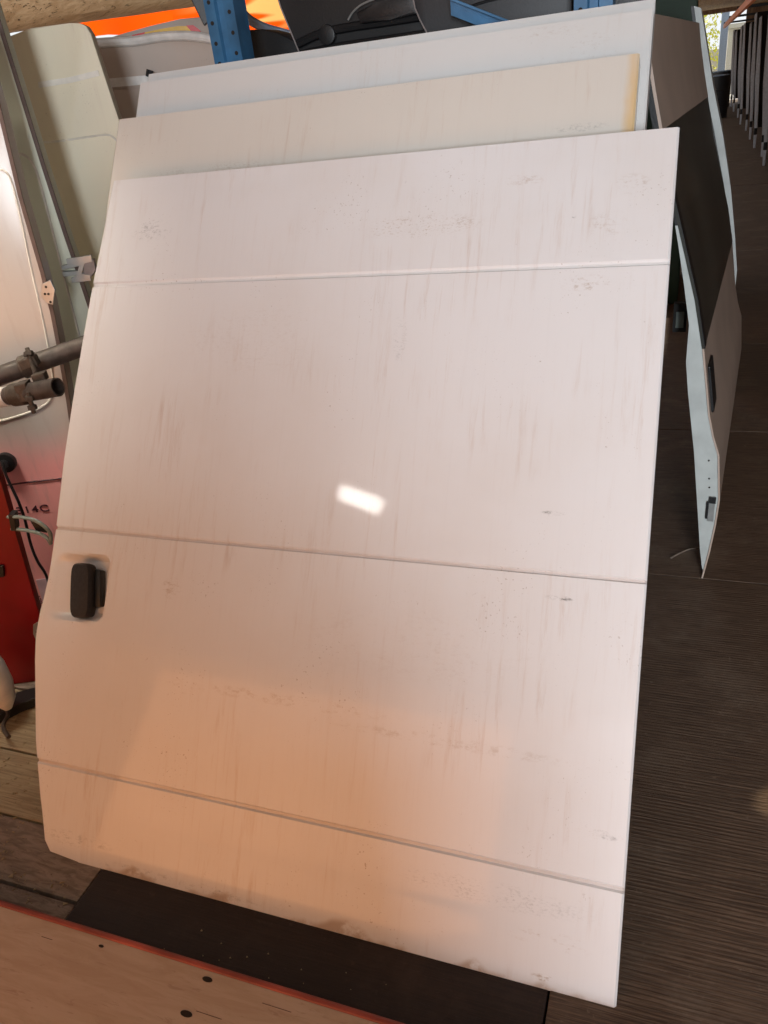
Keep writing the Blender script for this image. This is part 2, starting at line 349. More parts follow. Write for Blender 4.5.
def make_sliding_door(off, H, ltab, xr, seams, mat, thick=.045, recess=None, profile=None, label='', lipstep=0):
    root = thing('sliding_door', label, 'van door', rot=DR, loc=ORG - NRM * off)
    vmin = off * .6883; vback = (off + thick) * .6883
    rows = set([vmin, H]); cols = set([0.0, 1.0])
    for s_ in seams:
        for d in (-.016, -.0065, -.003, .003, .0065, .016): rows.add(round(s_ + d, 5))
    for v, _ in ltab:
        if 0 <= v <= H: rows.add(v)
    if profile:
        for v, _ in profile: rows.add(min(v, H)); rows.add(min(H, v + .02)); rows.add(max(0, v - .02))
    k = 0
    while k < H: rows.add(round(k, 4)); k += .08
    xl_min = -1.41
    if recess:
        x0, x1, z0, z1 = recess; k = z0 - .03
        while k < z1 + .03: rows.add(round(k, 5)); k += .006
        xs = [0.0]; k = x0 - .03
        while k < x1 + .03: xs.append(k); k += .006
    else: xs = []
    rows = sorted(q for q in rows if q >= vmin); rr = [rows[0]]
    for r in rows[1:]:
        if r - rr[-1] > .0008: rr.append(r)
    rows = rr
    def dep(x, v):                                # outward depth of the skin
        d = lerp_tab(profile, v) if profile else 0
        for s_ in seams:
            a = abs(v - s_)
            if a < .0035: d -= .0045
        if recess:
            cx, cz = (x0 + x1) / 2, (z0 + z1) / 2 + (x - (x0 + x1) / 2) * .06; hx_, hz = (x1 - x0) / 2, (z1 - z0) / 2; R = .028
            qx, qz = abs(x - cx) - hx_ + R, abs(v - cz) - hz + R
            sd_ = math.hypot(max(qx, 0), max(qz, 0)) + min(max(qx, qz), 0) - R
            t = min(1, max(0, -sd_ / .020)); t = t * t * (3 - 2 * t)
            ramp = min(1, max(.0, (x - x0) / (.10))); ramp = ramp * ramp * (3 - 2 * ramp)
            d -= .032 * t * (.14 + .86 * ramp)
        return d
    bm = bm_new(); grid = []
    inner = [k for k in xs if k] if xs else []
    for v in rows:
        xl = lerp_tab(ltab, v); line = [xl, xl + .004]
        base = [xl + .012] if (not inner or inner[0] - .01 > xl + .012) else []
        line += base + [k for k in inner if k > xl + .006]
        n_in = len(inner) + 3
        while len(line) < n_in: line.insert(2, line[1] + .001)
        last = line[-1]; line += [last + (xr - last) * f for f in (.15, .3, .45, .6, .75, .9)] + [xr - .004, xr]
        grid.append([bm.verts.new((x, -dep(x, v) + (.003 if j in (0, len(line) - 1) else 0), v)) for j, x in enumerate(line)])
    nC = len(grid[0])
    for a, c in zip(grid, grid[1:]):
        for j in range(nC - 1): bm.faces.new((a[j], a[j + 1], c[j + 1], c[j]))
    back = [[bm.verts.new((g[0].co.x, g[0].co.y + thick, max(g[0].co.z, vback + g[0].co.z * .001))), bm.verts.new((g[-1].co.x, g[-1].co.y + thick, max(g[-1].co.z, vback + g[-1].co.z * .001)))] for g in grid]
    for a, c, ga, gc in zip(back, back[1:], grid, grid[1:]):
        bm.faces.new((a[0], c[0], c[1], a[1])); bm.faces.new((ga[0], gc[0], c[0], a[0])); bm.faces.new((ga[-1], a[1], c[1], gc[-1]))
    bm.faces.new([*grid[0][::-1], back[0][0], back[0][1]]); bm.faces.new([*grid[-1], back[-1][1], back[-1][0]])
    link('outer_panel', bm, mat, root, smooth=True)
    return root
SCUFF = [  # x, z (up the face), half-sizes, darkness, strength, grain
    (-.037, .299, .020, .006, 2, 1, 6), (-.050, .306, .016, .005, 2, 1, 6), (-.075, .312, .004, .004, 2, 1, 6), (-.05, .30, .05, .012, 0, .6, 90), (-.183, .893, .028, .005, 2, .8, 50), (-.158, .728, .030, .006, 2, 1, 45),
    (-.563, 1.611, .006, .012, 2, .9, 25), (-.635, 1.78, .005, .005, 2, .9, 10), (-.19, 1.50, .006, .005, 2, .9, 10), (-1.25, .60, .004, .004, 2, .8, 10), (-.52, 1.50, .16, .03, 1, .8, 110), (-.16, 1.36, .06, .02, 1, .8, 50), (-1.22, 1.53, .07, .03, 2, .55, 60),
    (-.30, 1.585, .05, .015, 0, .8, 60), (-.08, 1.56, .04, .025, 1, .5, 40), (-.12, 1.48, .05, .03, 0, .6, 40), (-.75, .45, .34, .016, 1, .4, 45), (-.35, .42, .3, .014, 1, .4, 45),
    (-.25, .15, .22, .03, 2, .35, 120), (-.13, .09, .09, .02, 0, .7, 40), (-.9, 1.25, .25, .10, 0, .25, 75), (-1.04, .66, .03, .03, 1, .6, 60), (-.45, .6, .3, .09, 0, .22, 70),
    (-1.22, .05, .12, .02, 2, .45, 50), (-.95, .015, .3, .012, 2, .4, 60), (-.54, 1.25, .02, .06, 2, .35, 90), (-.13, .02, .03, .008, 1, 1, 40), (-.635, .035, .003, .014, 2, .9, 10)]
M['door1'] = door_paint('worn_white_door_paint', scuffs=SCUFF, rust_bottom=True, coat=.45, seams=((.211, .5, (.36, .26, .20)), (.774, .45, (.42, .28, .21)), (1.3935, .22, (.35, .38, .34))))
M['door2'] = door_paint('worn_cream_door_paint', (.72, .68, .62), [(-.2, 1.72, .07, .012, 2, .4, 90), (-.72, 1.85, .006, .005, 2, .9, 10), (-1.1, 1.7, .25, .03, 1, .4, 120)], edge_stain=-.087, coat=.45, seed=21)
M['door3'] = door_paint('clean_white_door_paint', (.74, .74, .73), [(-.3, 1.99, .1, .02, 1, .4, 60), (-.2, 1.95, .05, .03, 1, .4, 60)], grime=.5, seed=33)
PROF = [(0, -.004), (.10, -.001), (.128, .001), (.211, .003), (.43, .006), (.517, .008), (.60, .005), (.774, 0), (1.3957, 0), (1.671, -.004)]
RX0, RX1, RZ0, RZ1 = -1.388, -1.218, .553, .718
d1 = make_sliding_door(0, 1.671, LX, 0.0, (.211, .774, 1.3957), 'door1', recess=(RX0, RX1, RZ0, RZ1), profile=PROF,
    label='front white sliding van door with black handle, scratched and dusty, leaning outermost of the stack')
# pull handle: grip, backplate, pivot
b = bm_new(); gr = []
for (y_, k_) in ((.012, .93), (-.004, 1.0), (-.012, .97), (-.017, .86), (-.018, .6)):
    ring = []
    for j_ in range(28):
        a = 2 * PI * j_ / 28; ex_ = lambda t: math.copysign(abs(t) ** .38, t)
        u_ = ex_(math.cos(a)) * .0295 * k_; w_ = ex_(math.sin(a)) * .066 * (1 - (1 - k_) * .5)
        ring.append(b.verts.new((-1.289 + u_ - w_ * .12, y_, .629 + w_ + u_ * .07)))
    gr.append(ring)
for a, c in zip(gr, gr[1:]):
    for j_ in range(28): b.faces.new((a[j_], a[(j_ + 1) % 28], c[(j_ + 1) % 28], c[j_]))
b.faces.new(gr[0]); b.faces.new(gr[-1][::-1])
g = link('handle_grip', b, 'handle', d1, smooth=True); g['label'] = 'black plastic pull grip'
b = bm_new(); prism(b, [(-1.28, .004, .684), (-1.252, .004, .682), (-1.239, .004, .594), (-1.27, .004, .588)], (0, .022, 0), .006)
link('handle_pivot', b, 'black', d1, smooth=True)
def pd(px, py, off):                             # local (x, z) on the face plane at depth off
    o = ORG - NRM * off; d = ray(px, py); t = (o - EYE).dot(NRM) / d.dot(NRM); q = EYE + d * t - o
    return q.x, q.dot(VD)
def back_door(off, tl, tr, mat, label, tabl, thick=.045, seams=(1.3957,)):
    a, za = pd(*tl, off); c, zc = pd(*tr, off); H = (za + zc) / 2 if off != .115 else za - .006
    tb = [(0, -1.20), (.12, -1.27), (.35, -1.33), (.7, -1.36), (1.2, max(a - .02, -1.385)), (1.55, a - .004), (H, a)]
    return make_sliding_door(off, H, tb, c, seams, mat, label=label, thick=thick)
d2 = back_door(.055, (118, 122), (640, 50), 'door2', 'second white sliding door of the stack, its right edge stained yellow-brown', 0)
d3 = back_door(.115, (140, 81), (654.5, 2.5), 'door3', 'third white sliding door of the stack, just in front of the tallest one', 0, thick=.03)
d4 = back_door(.150, (148, 74), (655.5, -1), 'door3', 'rearmost and tallest white sliding door of the stack, against the blue rack', 0, thick=.03)

# ------------------------------------------------------------ foreground plywood sheet with red edge
ZP = .05
pe = atZ(0, 895, ZP); ye = (atZ(0, 895, ZP).y + atZ(400, 1024, ZP).y) / 2
ply = thing('plywood_platform', 'light brown plywood panel with worn red edge in the lower left foreground', 'platform', (-1.2, ye, 0))
pw = Matrix.Translation((1.2, -ye, 0))
b = bm_new(); box(b, (-2.6, -.62, ZP - .025), (.25, ye - .014, ZP - .003), .002); top = link('top_sheet', b, 'ply', ply, world_mat=pw)
b = bm_new(); tube(b, [(-2.6, ye - .008, ZP - .009), (-1.0, ye - .008, ZP - .009), (.25, ye - .008, ZP - .009)], .0085, 10); e1 = link('edge_trim', b, 'red_trim', ply, smooth=True, world_mat=pw); e1['label'] = 'worn red rounded edge'
for xx in (-2.5, -1.3, .1):
    b = bm_new(); box(b, (xx, -.6, 0.001), (xx + .09, ye - .05, ZP - .026), .003); link('bearer', b, 'floor_pale', ply, world_mat=pw)
for (px, py, r) in ((210, 973, .011), (186, 1013, .0125), (103, 942, .006)):
    p = atZ(px, py, ZP); b = bm_new(); p.y = min(p.y, ye - .03); prism(b, [(p.x + r * math.cos(2 * PI * q / 20), p.y + .45 * r * math.sin(2 * PI * q / 20), ZP - .006) for q in range(20)], (0, 0, .0040)); link('bolt_hole', b, 'hole', ply, world_mat=pw)
for k_ in range(9):
    px, py = random.uniform(20, 330), random.uniform(915, 1015)
    if py < 905 + px * .30: py = 912 + px * .31
    p = atZ(px, py, ZP); L_ = random.uniform(.02, .07); a = random.uniform(.1, .6)
    if p.y > ye - .04: continue
    b = bm_new(); box(b, (p.x, p.y, ZP - .004), (p.x + L_, p.y + .0012, ZP - .0026)); link('scratch', b, 'rubber', ply, world_mat=pw)

# added crates, out of view, that shade the lower left of the white doors
ct = thing('shade_crate', 'slatted timber crate added behind the plywood panel to shade the white doors', 'crate', (-.80, -1.3, 0))
for k_ in range(7):
    b = bm_new(); box(b, (-1.1, -.30, .02 + k_ * .165), (1.17, -.275, .02 + k_ * .165 + .163), .003); link('plank', b, 'timber', ct)
    b = bm_new(); box(b, (-1.1, .275, .02 + k_ * .165), (1.17, .30, .02 + k_ * .165 + .163), .003); link('plank', b, 'timber', ct)
for xx in (-1.1, 1.13):
    for k_ in range(7):
        b = bm_new(); box(b, (xx, -.274, .02 + k_ * .165), (xx + .04, .274, .02 + k_ * .165 + .163), .003); link('plank', b, 'timber', ct)
b = bm_new(); box(b, (-1.1, -.3, 1.176), (1.17, .3, 1.20), .003); link('lid', b, 'timber', ct)
b = bm_new(); box(b, (-1.1, -.3, 0), (1.17, .3, .019), .003); link('base_board', b, 'timber', ct)

ct = thing('shade_crate', 'smaller slatted timber crate added on the large one to raise its shade', 'crate', (-.96, -1.3, 1.201))  # second added crate, carries the shade further up the doors
for k_ in range(2):
    for ya, yb in ((-.26, -.24), (.24, .26)):
        b = bm_new(); box(b, (-.95, ya, .02 + k_ * .125), (1.03, yb, .143 + k_ * .125), .003); link('plank', b, 'timber', ct)
    for xx in (-.95, .99):
        b = bm_new(); box(b, (xx, -.239, .02 + k_ * .125), (xx + .04, .239, .143 + k_ * .125), .003); link('plank', b, 'timber', ct)
b = bm_new(); box(b, (-.95, -.26, .269), (1.03, .26, .285), .003); link('lid', b, 'timber', ct)
b = bm_new(); box(b, (-.95, -.26, 0), (1.03, .26, .019), .003); link('base_board', b, 'timber', ct)

# debris on the old boards
b = bm_new()
for k_ in range(420):
    px, py = random.uniform(-30, 100), random.uniform(720, 905); p = atZ(px, py, 0)
    if p.x > -1.18 or (p.x > -1.42 and p.y > .80): continue
    s = random.uniform(.001, .0045); v = [Vector((random.uniform(-1, 1), random.uniform(-1, 1), 0)) * s * 1.6 for _ in range(3)]
    prism(b, [Vector((p.x, p.y, .0)) + q for q in v], (0, 0, s * .8))
for k_ in range(70):
    px, py = random.uniform(100, 420), random.uniform(880, 1000); p = atZ(px, py, 0)
    if not (.67 < p.y < .79): continue
    s = random.uniform(.0006, .002); prism(b, [Vector((p.x + s, p.y, -.003)), Vector((p.x - s, p.y + s, -.003)), Vector((p.x - s, p.y - s, -.003))], (0, 0, s + .002))
db = link('wood_debris', b, 'floor_pale'); db['kind'] = 'stuff'; tag(db, 'splinters and crumbs scattered on the old floor boards', 'debris')

# ------------------------------------------------------------ rear doors standing at the left
def plate_thing(name, label, cat, px_pts, s, thick, mat, loc_px, part='panel', bevel=.004, group=None):
    base = atS(*loc_px, s); base.z = 0
    t = thing(name, label, cat, base, group)
    m = Matrix.Translation(-base)
    b = bm_new(); prism(b, [atS(px, py, s) for px, py in px_pts], HD * thick, bevel); link(part, b, mat, t, smooth=True, world_mat=m)
    return t, m
def ribbon(pxpts, s, wpx, th=.004, proud=.003):
    b = bm_new(); P = []; Q = []
    pts = pxpts
    for i, (x, y) in enumerate(pts):
        x0, y0 = pts[max(i - 1, 0)]; x1, y1 = pts[min(i + 1, len(pts) - 1)]; dx, dy = x1 - x0, y1 - y0; l = math.hypot(dx, dy) or 1
        P.append(atS(x, y, s - proud)); Q.append(atS(x - dy / l * wpx, y + dx / l * wpx, s - proud))
    prism(b, P + Q[::-1], HD * th); return b
def ridge(pxpts, s, r=.003):
    b = bm_new(); tube(b, smooth_path([atS(x, y, s) for x, y in pxpts], 6), r, 6); return b
def floor_py(px, s):                              # picture row where the floor lies at depth s
    lo, hi = 300, 1400
    for _ in range(40):
        mid = (lo + hi) / 2
        if atS(px, mid, s).z > 0: lo = mid
        else: hi = mid
    return lo

# A: cream door with folded upper part
sA = 2.80
fA = lambda px: (px, floor_py(px, sA))
tA, mA = plate_thing('rear_door', 'cream rear van door farthest back at left, rounded top corner under the timber beam', 'van door',
    [(-60, 60), (8, 37), (30, 28), (70, 23), (80, 23), (86, 26), (91, 34), (119, 121), (140, 200), (165, 290), fA(200), fA(20)], sA, .05, 'cream', (60, 300))
b = ribbon([(38, 82), (70, 77), (98, 70)], sA, 6); link('upper_fold', b, 'stamp', tA, world_mat=mA)
b = ridge([(30, 143), (60, 141), (95, 136), (108, 135), (116, 140), (122, 150)], sA, .0035); link('pressed_line', b, 'stamp', tA, smooth=True, world_mat=mA)
# B: greenish door, edge with dark seal
sB = 2.52
fB = lambda px: (px, floor_py(px, sB))
edgeB = [(-12, -20), (5, 36), (25, 100), (45, 165), (66, 230), (87, 292), (100, 332), (112, 380), (125, 440)]
tB, mB = plate_thing('rear_door', 'grey-green rear van door between the cream one and the pinkish one', 'van door', [(-90, -20)] + edgeB + [fB(150), fB(30)], sB, .045, 'greenwhite', (50, 300))
b = ribbon(edgeB, sB, 4); link('edge_seal', b, 'rubber', tB, world_mat=mB)
b = ridge([(10, 155), (24, 155), (34, 166), (42, 190), (56, 245), (70, 300), (82, 345)], sB, .004); link('pressed_line', b, 'stamp', tB, smooth=True, world_mat=mB)
lt = thing('door_hinge', 'light grey metal hinge bracket clasping the edge of the grey-green door', 'hinge', atS(80, 270, sB - .02)); ml = Matrix.Translation(-atS(80, 270, sB - .02))
def pl(pts, s, th, name, mat, par, mm, bev=.0015):
    b = bm_new(); prism(b, [atS(x, y, s) for x, y in pts], HD * th, bev); return link(name, b, mat, par, world_mat=mm)
pl([(66, 259), (91, 255), (92, 262), (84, 263), (81, 274), (90, 275), (91, 281), (72, 283), (71, 278), (77, 276), (80, 264), (67, 265)], sB - .035, .010, 'bracket', 'galv', lt, ml)
pl([(61, 266), (80, 262), (81, 266), (62, 270)], sB - .030, .02, 'pin', 'galv', lt, ml)
pl([(62, 272), (79, 271), (80, 275), (63, 277)], sB - .030, .02, 'pin', 'galv', lt, ml)
pl([(84, 262), (93, 259), (96, 270), (91, 277), (83, 275)], sB - .030, .02, 'knuckle', 'grime_hinge', lt, ml)
# C: nearest, white with the red panel's reflection painted pink below, lettering and rubber buffer
sC = 2.32
fC = lambda px: (px, floor_py(px, sC))
edgeC = [(-25, 20), (0, 105), (22, 196), (44, 272), (54, 312), (61, 348), (70, 400), (80, 470), (90, 560)]
tC, mC = plate_thing('rear_door', 'nearest rear van door at left, white with a red reflection painted on below and dark lettering', 'van door', [(-110, 20)] + edgeC + [fC(110), fC(0)], sC, .05, 'painted_reflection', (30, 400))
b = ribbon(edgeC, sC, 4); link('edge_seal', b, 'rubber', tC, world_mat=mC)
b = ridge([(-12, 168), (2, 170), (11, 180), (20, 215), (32, 272), (43, 320), (50, 358), (53, 385), (48, 402), (30, 412), (0, 421), (-30, 428)], sC, .0035); link('pressed_line', b, 'stamp', tC, smooth=True, world_mat=mC)
b = ridge([(-30, 489), (0, 486), (30, 482), (75, 477)], sC, .003); link('body_crease', b, 'badge', tC, smooth=True, world_mat=mC)
b = bm_new(); c0 = atS(7, 461, sC); disc(b, c0, -HD, .032, .022, 24, .005); bf = link('rubber_buffer', b, 'black', tC, smooth=True, world_mat=mC)
b = bm_new(); disc(b, c0 - HD * .022, -HD, .014, .006, 16, .002); link('buffer_centre', b, 'black2', bf)
pl([(42, 284), (50, 280), (55, 290), (53, 305), (46, 303), (40, 296)], sC - .012, .010, 'striker_plate', 'galv', tC, mC)
for (x, y) in ((46, 287), (45, 294), (48.5, 294), (50.5, 302)):
    b = bm_new(); disc(b, atS(x, y, sC - .012), -HD, .0035, .0012, 10); link('screw_hole', b, 'hole', tC, world_mat=mC)
def text_part(s, px, py, size, mat, parent, mm, sdepth, name, rotz=0, ext=.0012, sx=1.0):
    c = bpy.data.curves.new('lettering_curve', 'FONT'); c.body = s; c.size = size; c.extrude = ext; c.space_character = 1.15; c.offset = size * .012
    t = bpy.data.objects.new('tmp', c); COL.objects.link(t); dg = bpy.context.evaluated_depsgraph_get(); dg.update()
    me = bpy.data.meshes.new_from_object(t.evaluated_get(dg)); bpy.data.objects.remove(t)
    p = atS(px, py, sdepth); R_ = Matrix((RT, Vector((0, 0, 1)), RT.cross(Vector((0, 0, 1))))).transposed().to_4x4()
    me.transform(Matrix.Translation(p) @ R_ @ Matrix.Rotation(rotz, 4, 'Z') @ Matrix.Scale(sx, 4, (1, 0, 0)))
    me.materials.clear(); me.materials.append(M[mat]); o = bpy.data.objects.new(name, me); COL.objects.link(o); o.parent = parent; o.matrix_local = mm; return o
text_part('314C', 17, 514, .034, 'badge', tC, mC, sC - .0012, 'lettering', -.03, .0008, 1.3)
pl([(36, 580), (50, 578), (56, 604), (44, 606)], sC - .004, .003, 'sticker', 'sticker', tC, mC, 0)
text_part('BE1', 43, 604, .022, 'ink', tC, mC, sC - .006, 'sticker_text', PI / 2, .0006)
# hanging cable
cb = bm_new(); tube(cb, smooth_path([atS(x, y, s) for x, y, s in ((3, 462, 2.27), (6, 475, 2.26), (13, 490, 2.25), (19, 503, 2.24), (25, 520, 2.24), (31, 545, 2.24), (38, 562, 2.24), (46, 575, 2.25), (54, 600, 2.27))], 6), .0045, 8)
tag(link('cable', cb, 'black', smooth=True), 'thin black cable hanging down over the pink-red door', 'cable')
# D: dark red panel
sD = 1.97
fD = lambda px: (px, floor_py(px, sD))
tD, mD = plate_thing('red_panel', 'dark red metal panel leaning at the left edge of the picture', 'body panel', [(-60, 380), (-12, 440), (0, 480), (22, 556), (46, 636), (40, 660), fD(38), fD(-90), (-120, 480)], sD, .03, 'red', (10, 640))
pl([(33, 625), (40, 621), (43, 631), (40, 640), (37, 643), (33, 634)], sD - .006, .005, 'hinge_plate', 'galv', tD, mD)
for (x, y) in ((36.5, 632), (38, 639), (38.5, 625)):
    b = bm_new(); disc(b, atS(x, y, sD - .006), -HD, .0025, .001, 8); link('screw_hole', b, 'hole', tD, world_mat=mD)
pl([(-4, 566), (3, 566), (4, 577), (-4, 578)], sD - .01, .009, 'rubber_stop', 'black', tD, mD)
# loop bracket
am = thing('mirror_bracket', 'grey-green curved bracket sticking out from the dark red panel', 'bracket', atS(10, 525, 1.93)); ma = Matrix.Translation(-atS(10, 525, 1.93))
b = bm_new(); tube(b, smooth_path([atS(x, y, s) for x, y, s in ((8, 517, 1.96), (20, 517, 1.93), (34, 520, 1.91), (44, 526, 1.90), (50, 533, 1.90), (51, 541, 1.90))], 5), .0052, 8)
tube(b, smooth_path([atS(x, y, s) for x, y, s in ((12, 529, 1.96), (24, 530, 1.93), (38, 533, 1.91), (47, 538, 1.90), (51, 544, 1.90))], 5), .0052, 8); link('loop_arm', b, 'grey_edge', am, smooth=True, world_mat=ma)
pl([(30, 521), (42, 525), (47, 533), (36, 531)], 1.925, .012, 'socket', 'black', am, ma)
pl([(8, 515), (14, 515), (16, 531), (11, 531)], 1.94, .03, 'mount', 'black', am, ma)
# bottom-left bits
b = bm_new(); cw = atS(-6, 676, 1.80); tube(b, [cw + Vector((0, 0, dz)) for dz in (-.12, -.09, -.03, .03, .08, .11)], [.012, .03, .042, .040, .028, .008], 18)
cw_o = tag(link('bumper_end', b, 'whiteplastic', smooth=True), 'rounded off-white plastic bumper end at far left by the floor', 'car part')
t_ = thing('hinge_arm', 'dark metal hinge arm lying on the floor below the red panel', 'car part', atZ(15, 715, 0)); mt_ = Matrix.Translation(-atZ(15, 715, 0))
b = bm_new(); P0 = [atZ(px, py, .002) for px, py in ((-30, 720), (0, 708), (18, 700), (40, 694), (38, 706), (20, 712), (4, 722), (-28, 736))]; prism(b, P0, (0, 0, .03), .004); link('arm', b, 'black', t_, world_mat=mt_)
b = bm_new(); tube(b, smooth_path([atZ(px, py, .034) for px, py in ((-5, 700), (8, 712), (3, 726), (9, 737))], 4), .006, 8); link('rod', b, 'clamp', t_, smooth=True, world_mat=mt_)

# ------------------------------------------------------------ scaffold tubes and couplers
b = bm_new(); p0, p1 = atS(-60, 397, 2.14), atS(112, 336, 2.19)
tube(b, [p0, (p0 + p1) / 2, p1], .0265, 20, hollow=.86); tag(link('scaffold_tube', b, 'pipe', smooth=True), 'long dull steel scaffold tube running behind the stacked white doors', 'pipe')
q1, q0 = atS(58, 387, 1.985), atS(-30, 403, 2.10)
t2 = thing('scaffold_tube', 'short steel scaffold tube with open end, clamped under the long one', 'pipe', q0); mq = Matrix.Translation(-q0)
b = bm_new(); tube(b, [q1, q1 * .6 + q0 * .4, q0], .0245, 20, hollow=.84); link('tube', b, 'pipe', t2, smooth=True, world_mat=mq)
b = bm_new(); ax = (q0 - q1).normalized(); lq = (q0 - q1).length
tube(b, [q1 + ax * lq * .55, q1 + ax * lq * .70], .0262, 20); link('white_band', b, 'whiteplastic', t2, smooth=True, world_mat=mq)
b = bm_new(); tube(b, [q1 + ax * lq * .705, q1 + ax * lq * .95], .0262, 20); link('red_band', b, 'redvinyl', t2, smooth=True, world_mat=mq)
cc = atS(30, 372, 2.08)
cp = thing('pipe_clamp', 'rusty bolted coupler joining the two scaffold tubes', 'clamp', cc); mc = Matrix.Translation(-cc)
axp = (p1 - p0).normalized(); onp = p0 + axp * ((atS(28, 366, 2.15) - p0).dot(axp))
for nm, c_, a_, r_ in (('upper_collar', onp, axp, .0325), ('lower_collar', q1 + ax * lq * .42, ax, .031)):
    b = bm_new(); tube(b, [c_ - a_ * .024, c_ - a_ * .020, c_ + a_ * .020, c_ + a_ * .024], [r_ - .003, r_, r_, r_ - .003], 20); link(nm, b, 'clamp', cp, smooth=True, world_mat=mc)
def cbolt(a, c, name):
    a, c = Vector(a), Vector(c); d = (c - a).normalized(); b = bm_new(); tube(b, [a, c], .0058, 8); disc(b, a + d * .01, d, .013, .012, 6, .001); disc(b, c - d * .022, d, .012, .012, 6, .001); link(name, b, 'clamp', cp, world_mat=mc)
cbolt(atS(27, 348, 2.10), atS(40, 388, 2.05), 'bolt'); cbolt(atS(28, 392, 1.99), atS(34, 413, 1.99), 'bolt')
b = bm_new(); prism(b, [atS(x, y, 2.085) for x, y in ((17, 362), (33, 356), (38, 366), (22, 372))], HD * .03, .004); link('lug', b, 'clamp', cp, world_mat=mc)
b = bm_new(); prism(b, [atS(x, y, 2.03) for x, y in ((30, 376), (43, 373), (46, 381), (34, 385))], HD * .03, .004); link('lug', b, 'clamp', cp, world_mat=mc)
b = bm_new(); prism(b, [atS(x, y, 2.00) for x, y in ((13, 386), (25, 383), (29, 402), (18, 404))], HD * .04, .004); link('swivel_plate', b, 'clamp', cp, world_mat=mc)

# ------------------------------------------------------------ blue rack behind the stack
YR = 2.30
rk = thing('storage_rack', 'blue perforated steel rack behind the stacked doors', 'rack', (-1.25, YR, 0)); mr = Matrix.Translation((1.25, -YR, 0))
def rack_post(x0, y0, name='upright'):
    b = bm_new(); w_, d_ = .092, .075
    prism(b, [(x0, y0, 0), (x0 + .032, y0, 0), (x0 + .036, y0 + .012, 0), (x0 + .056, y0 + .012, 0), (x0 + .060, y0, 0), (x0 + w_, y0, 0), (x0 + w_, y0 + d_, 0), (x0 + w_ - .003, y0 + d_, 0), (x0 + w_ - .003, y0 + .018, 0), (x0 + .003, y0 + .018, 0), (x0 + .003, y0 + d_, 0), (x0, y0 + d_, 0)], (0, 0, 2.2))
    p = link(name, b, 'blue', rk, world_mat=mr)
    for k_ in range(14):
        z = 1.52 + k_ * .05
        for xo in (.016, .076):
            b = bm_new(); disc(b, (x0 + xo, y0 - .0006, z + (.02 if xo > .05 else 0)), (0, 1, 0), .0055, .004, 12); link('slot_hole', b, 'hole', p)
    b = bm_new(); box(b, (x0 - .02, y0 - .01, 0.001), (x0 + w_ + .02, y0 + d_ + .02, .006), .001); link('foot_plate', b, 'blue', rk, world_mat=mr)
    return p
xp1 = atY(203, 0, YR).x; xp2 = atY(578, 3, YR).x - .01
rack_post(xp1, YR); rack_post(xp2, YR); rack_post(xp1, YR + .9); rack_post(xp2, YR + .9)
b = bm_new(); a0, a1 = atY(450, -3, YR + .03), atY(540, 32, YR + .03); dn = Vector((0, 0, -.040))
prism(b, [a0, a1, a1 + dn, a0 + dn], (0, .004, 0)); prism(b, [a0, a1, a1 + Vector((0, 0, -.006)), a0 + Vector((0, 0, -.006))], (0, -.02, 0)); link('diagonal_brace', b, 'blue', rk, world_mat=mr)
for zz in (.35, 1.38):
    for yy_ in (YR + .08, YR + .86):
        b = bm_new(); box(b, (xp1 + .09, yy_, zz), (xp2, yy_ + .04, zz + .09), .004); link('shelf_beam', b, 'blue', rk, world_mat=mr)
    b = bm_new(); box(b, (xp1 + .095, YR + .08, zz + .091), (xp2 - .005, YR + .9, zz + .11), .002); link('shelf_board', b, 'floor_pale', rk, world_mat=mr)

# black trim parts on the upper shelf
def black_part(label, pts, Y, th, mat='black', name='bumper_cover', bevel=.006, base=(300, 60)):
    p = atY(*base, Y); p.z = 1.491
    t = thing(name, label, 'car part', p); m = Matrix.Translation(-p); b = bm_new(); prism(b, [atY(x, y, Y) for x, y in pts], (0, th, 0), bevel); link('shell', b, mat, t, smooth=True, world_mat=m); return t, m
def shelf_row(px, Y):
    lo, hi = -100, 400
    for _ in range(30):
        mid = (lo + hi) / 2
        if atY(px, mid, Y).z > 1.492: lo = mid
        else: hi = mid
    return lo
def sr(px, Y): return (px, shelf_row(px, Y))
Y1 = YR + .30
t, m = black_part('black plastic bumper lying low beside the blue upright', [(247, 30), (262, 29), (278, 33), (300, 44), (310, 60), sr(312, Y1), sr(250, Y1)], Y1, .12, base=(270, 60))
Y2 = YR + .16
t, m = black_part('black moulded bumper cover with round cap in the middle of the rack shelf', [(272, -22), (281, 8), (290, 30), (300, 52), sr(304, Y2), sr(445, Y2), (440, 0), (436, -40), (300, -60)], Y2, .10)
b = bm_new(); tube(b, smooth_path([atY(x, y, Y2 - .006) for x, y in ((298, 44), (320, 34), (345, 28), (385, 22), (430, 15))], 4), .012, 8); link('moulded_rib', b, 'black', t, smooth=True, world_mat=m)
b = bm_new(); tube(b, smooth_path([atY(x, y, Y2 - .006) for x, y in ((302, 54), (330, 48), (375, 41), (430, 33))], 4), .010, 8); link('moulded_rib', b, 'black', t, smooth=True, world_mat=m)
b = bm_new(); disc(b, atY(329, 35, Y2), (0, -1, 0), .026, .022, 24, .005); cpn = link('round_cap', b, 'black', t, smooth=True, world_mat=m)
b = bm_new(); tube(b, smooth_path([atY(x, y, Y2 - .012) for x, y in ((348, 20), (353, 12), (361, 5), (372, 0), (384, -4))], 4), .0028, 6); link('piping', b, 'galv', t, smooth=True, world_mat=m)
b = bm_new(); tube(b, [atY(x, y, Y2 - .003) for x, y in ((274, -14), (281, 8), (290, 30), (299, 52))], .0022, 6); link('edge_bead', b, 'grime_hinge', t, smooth=True, world_mat=m)
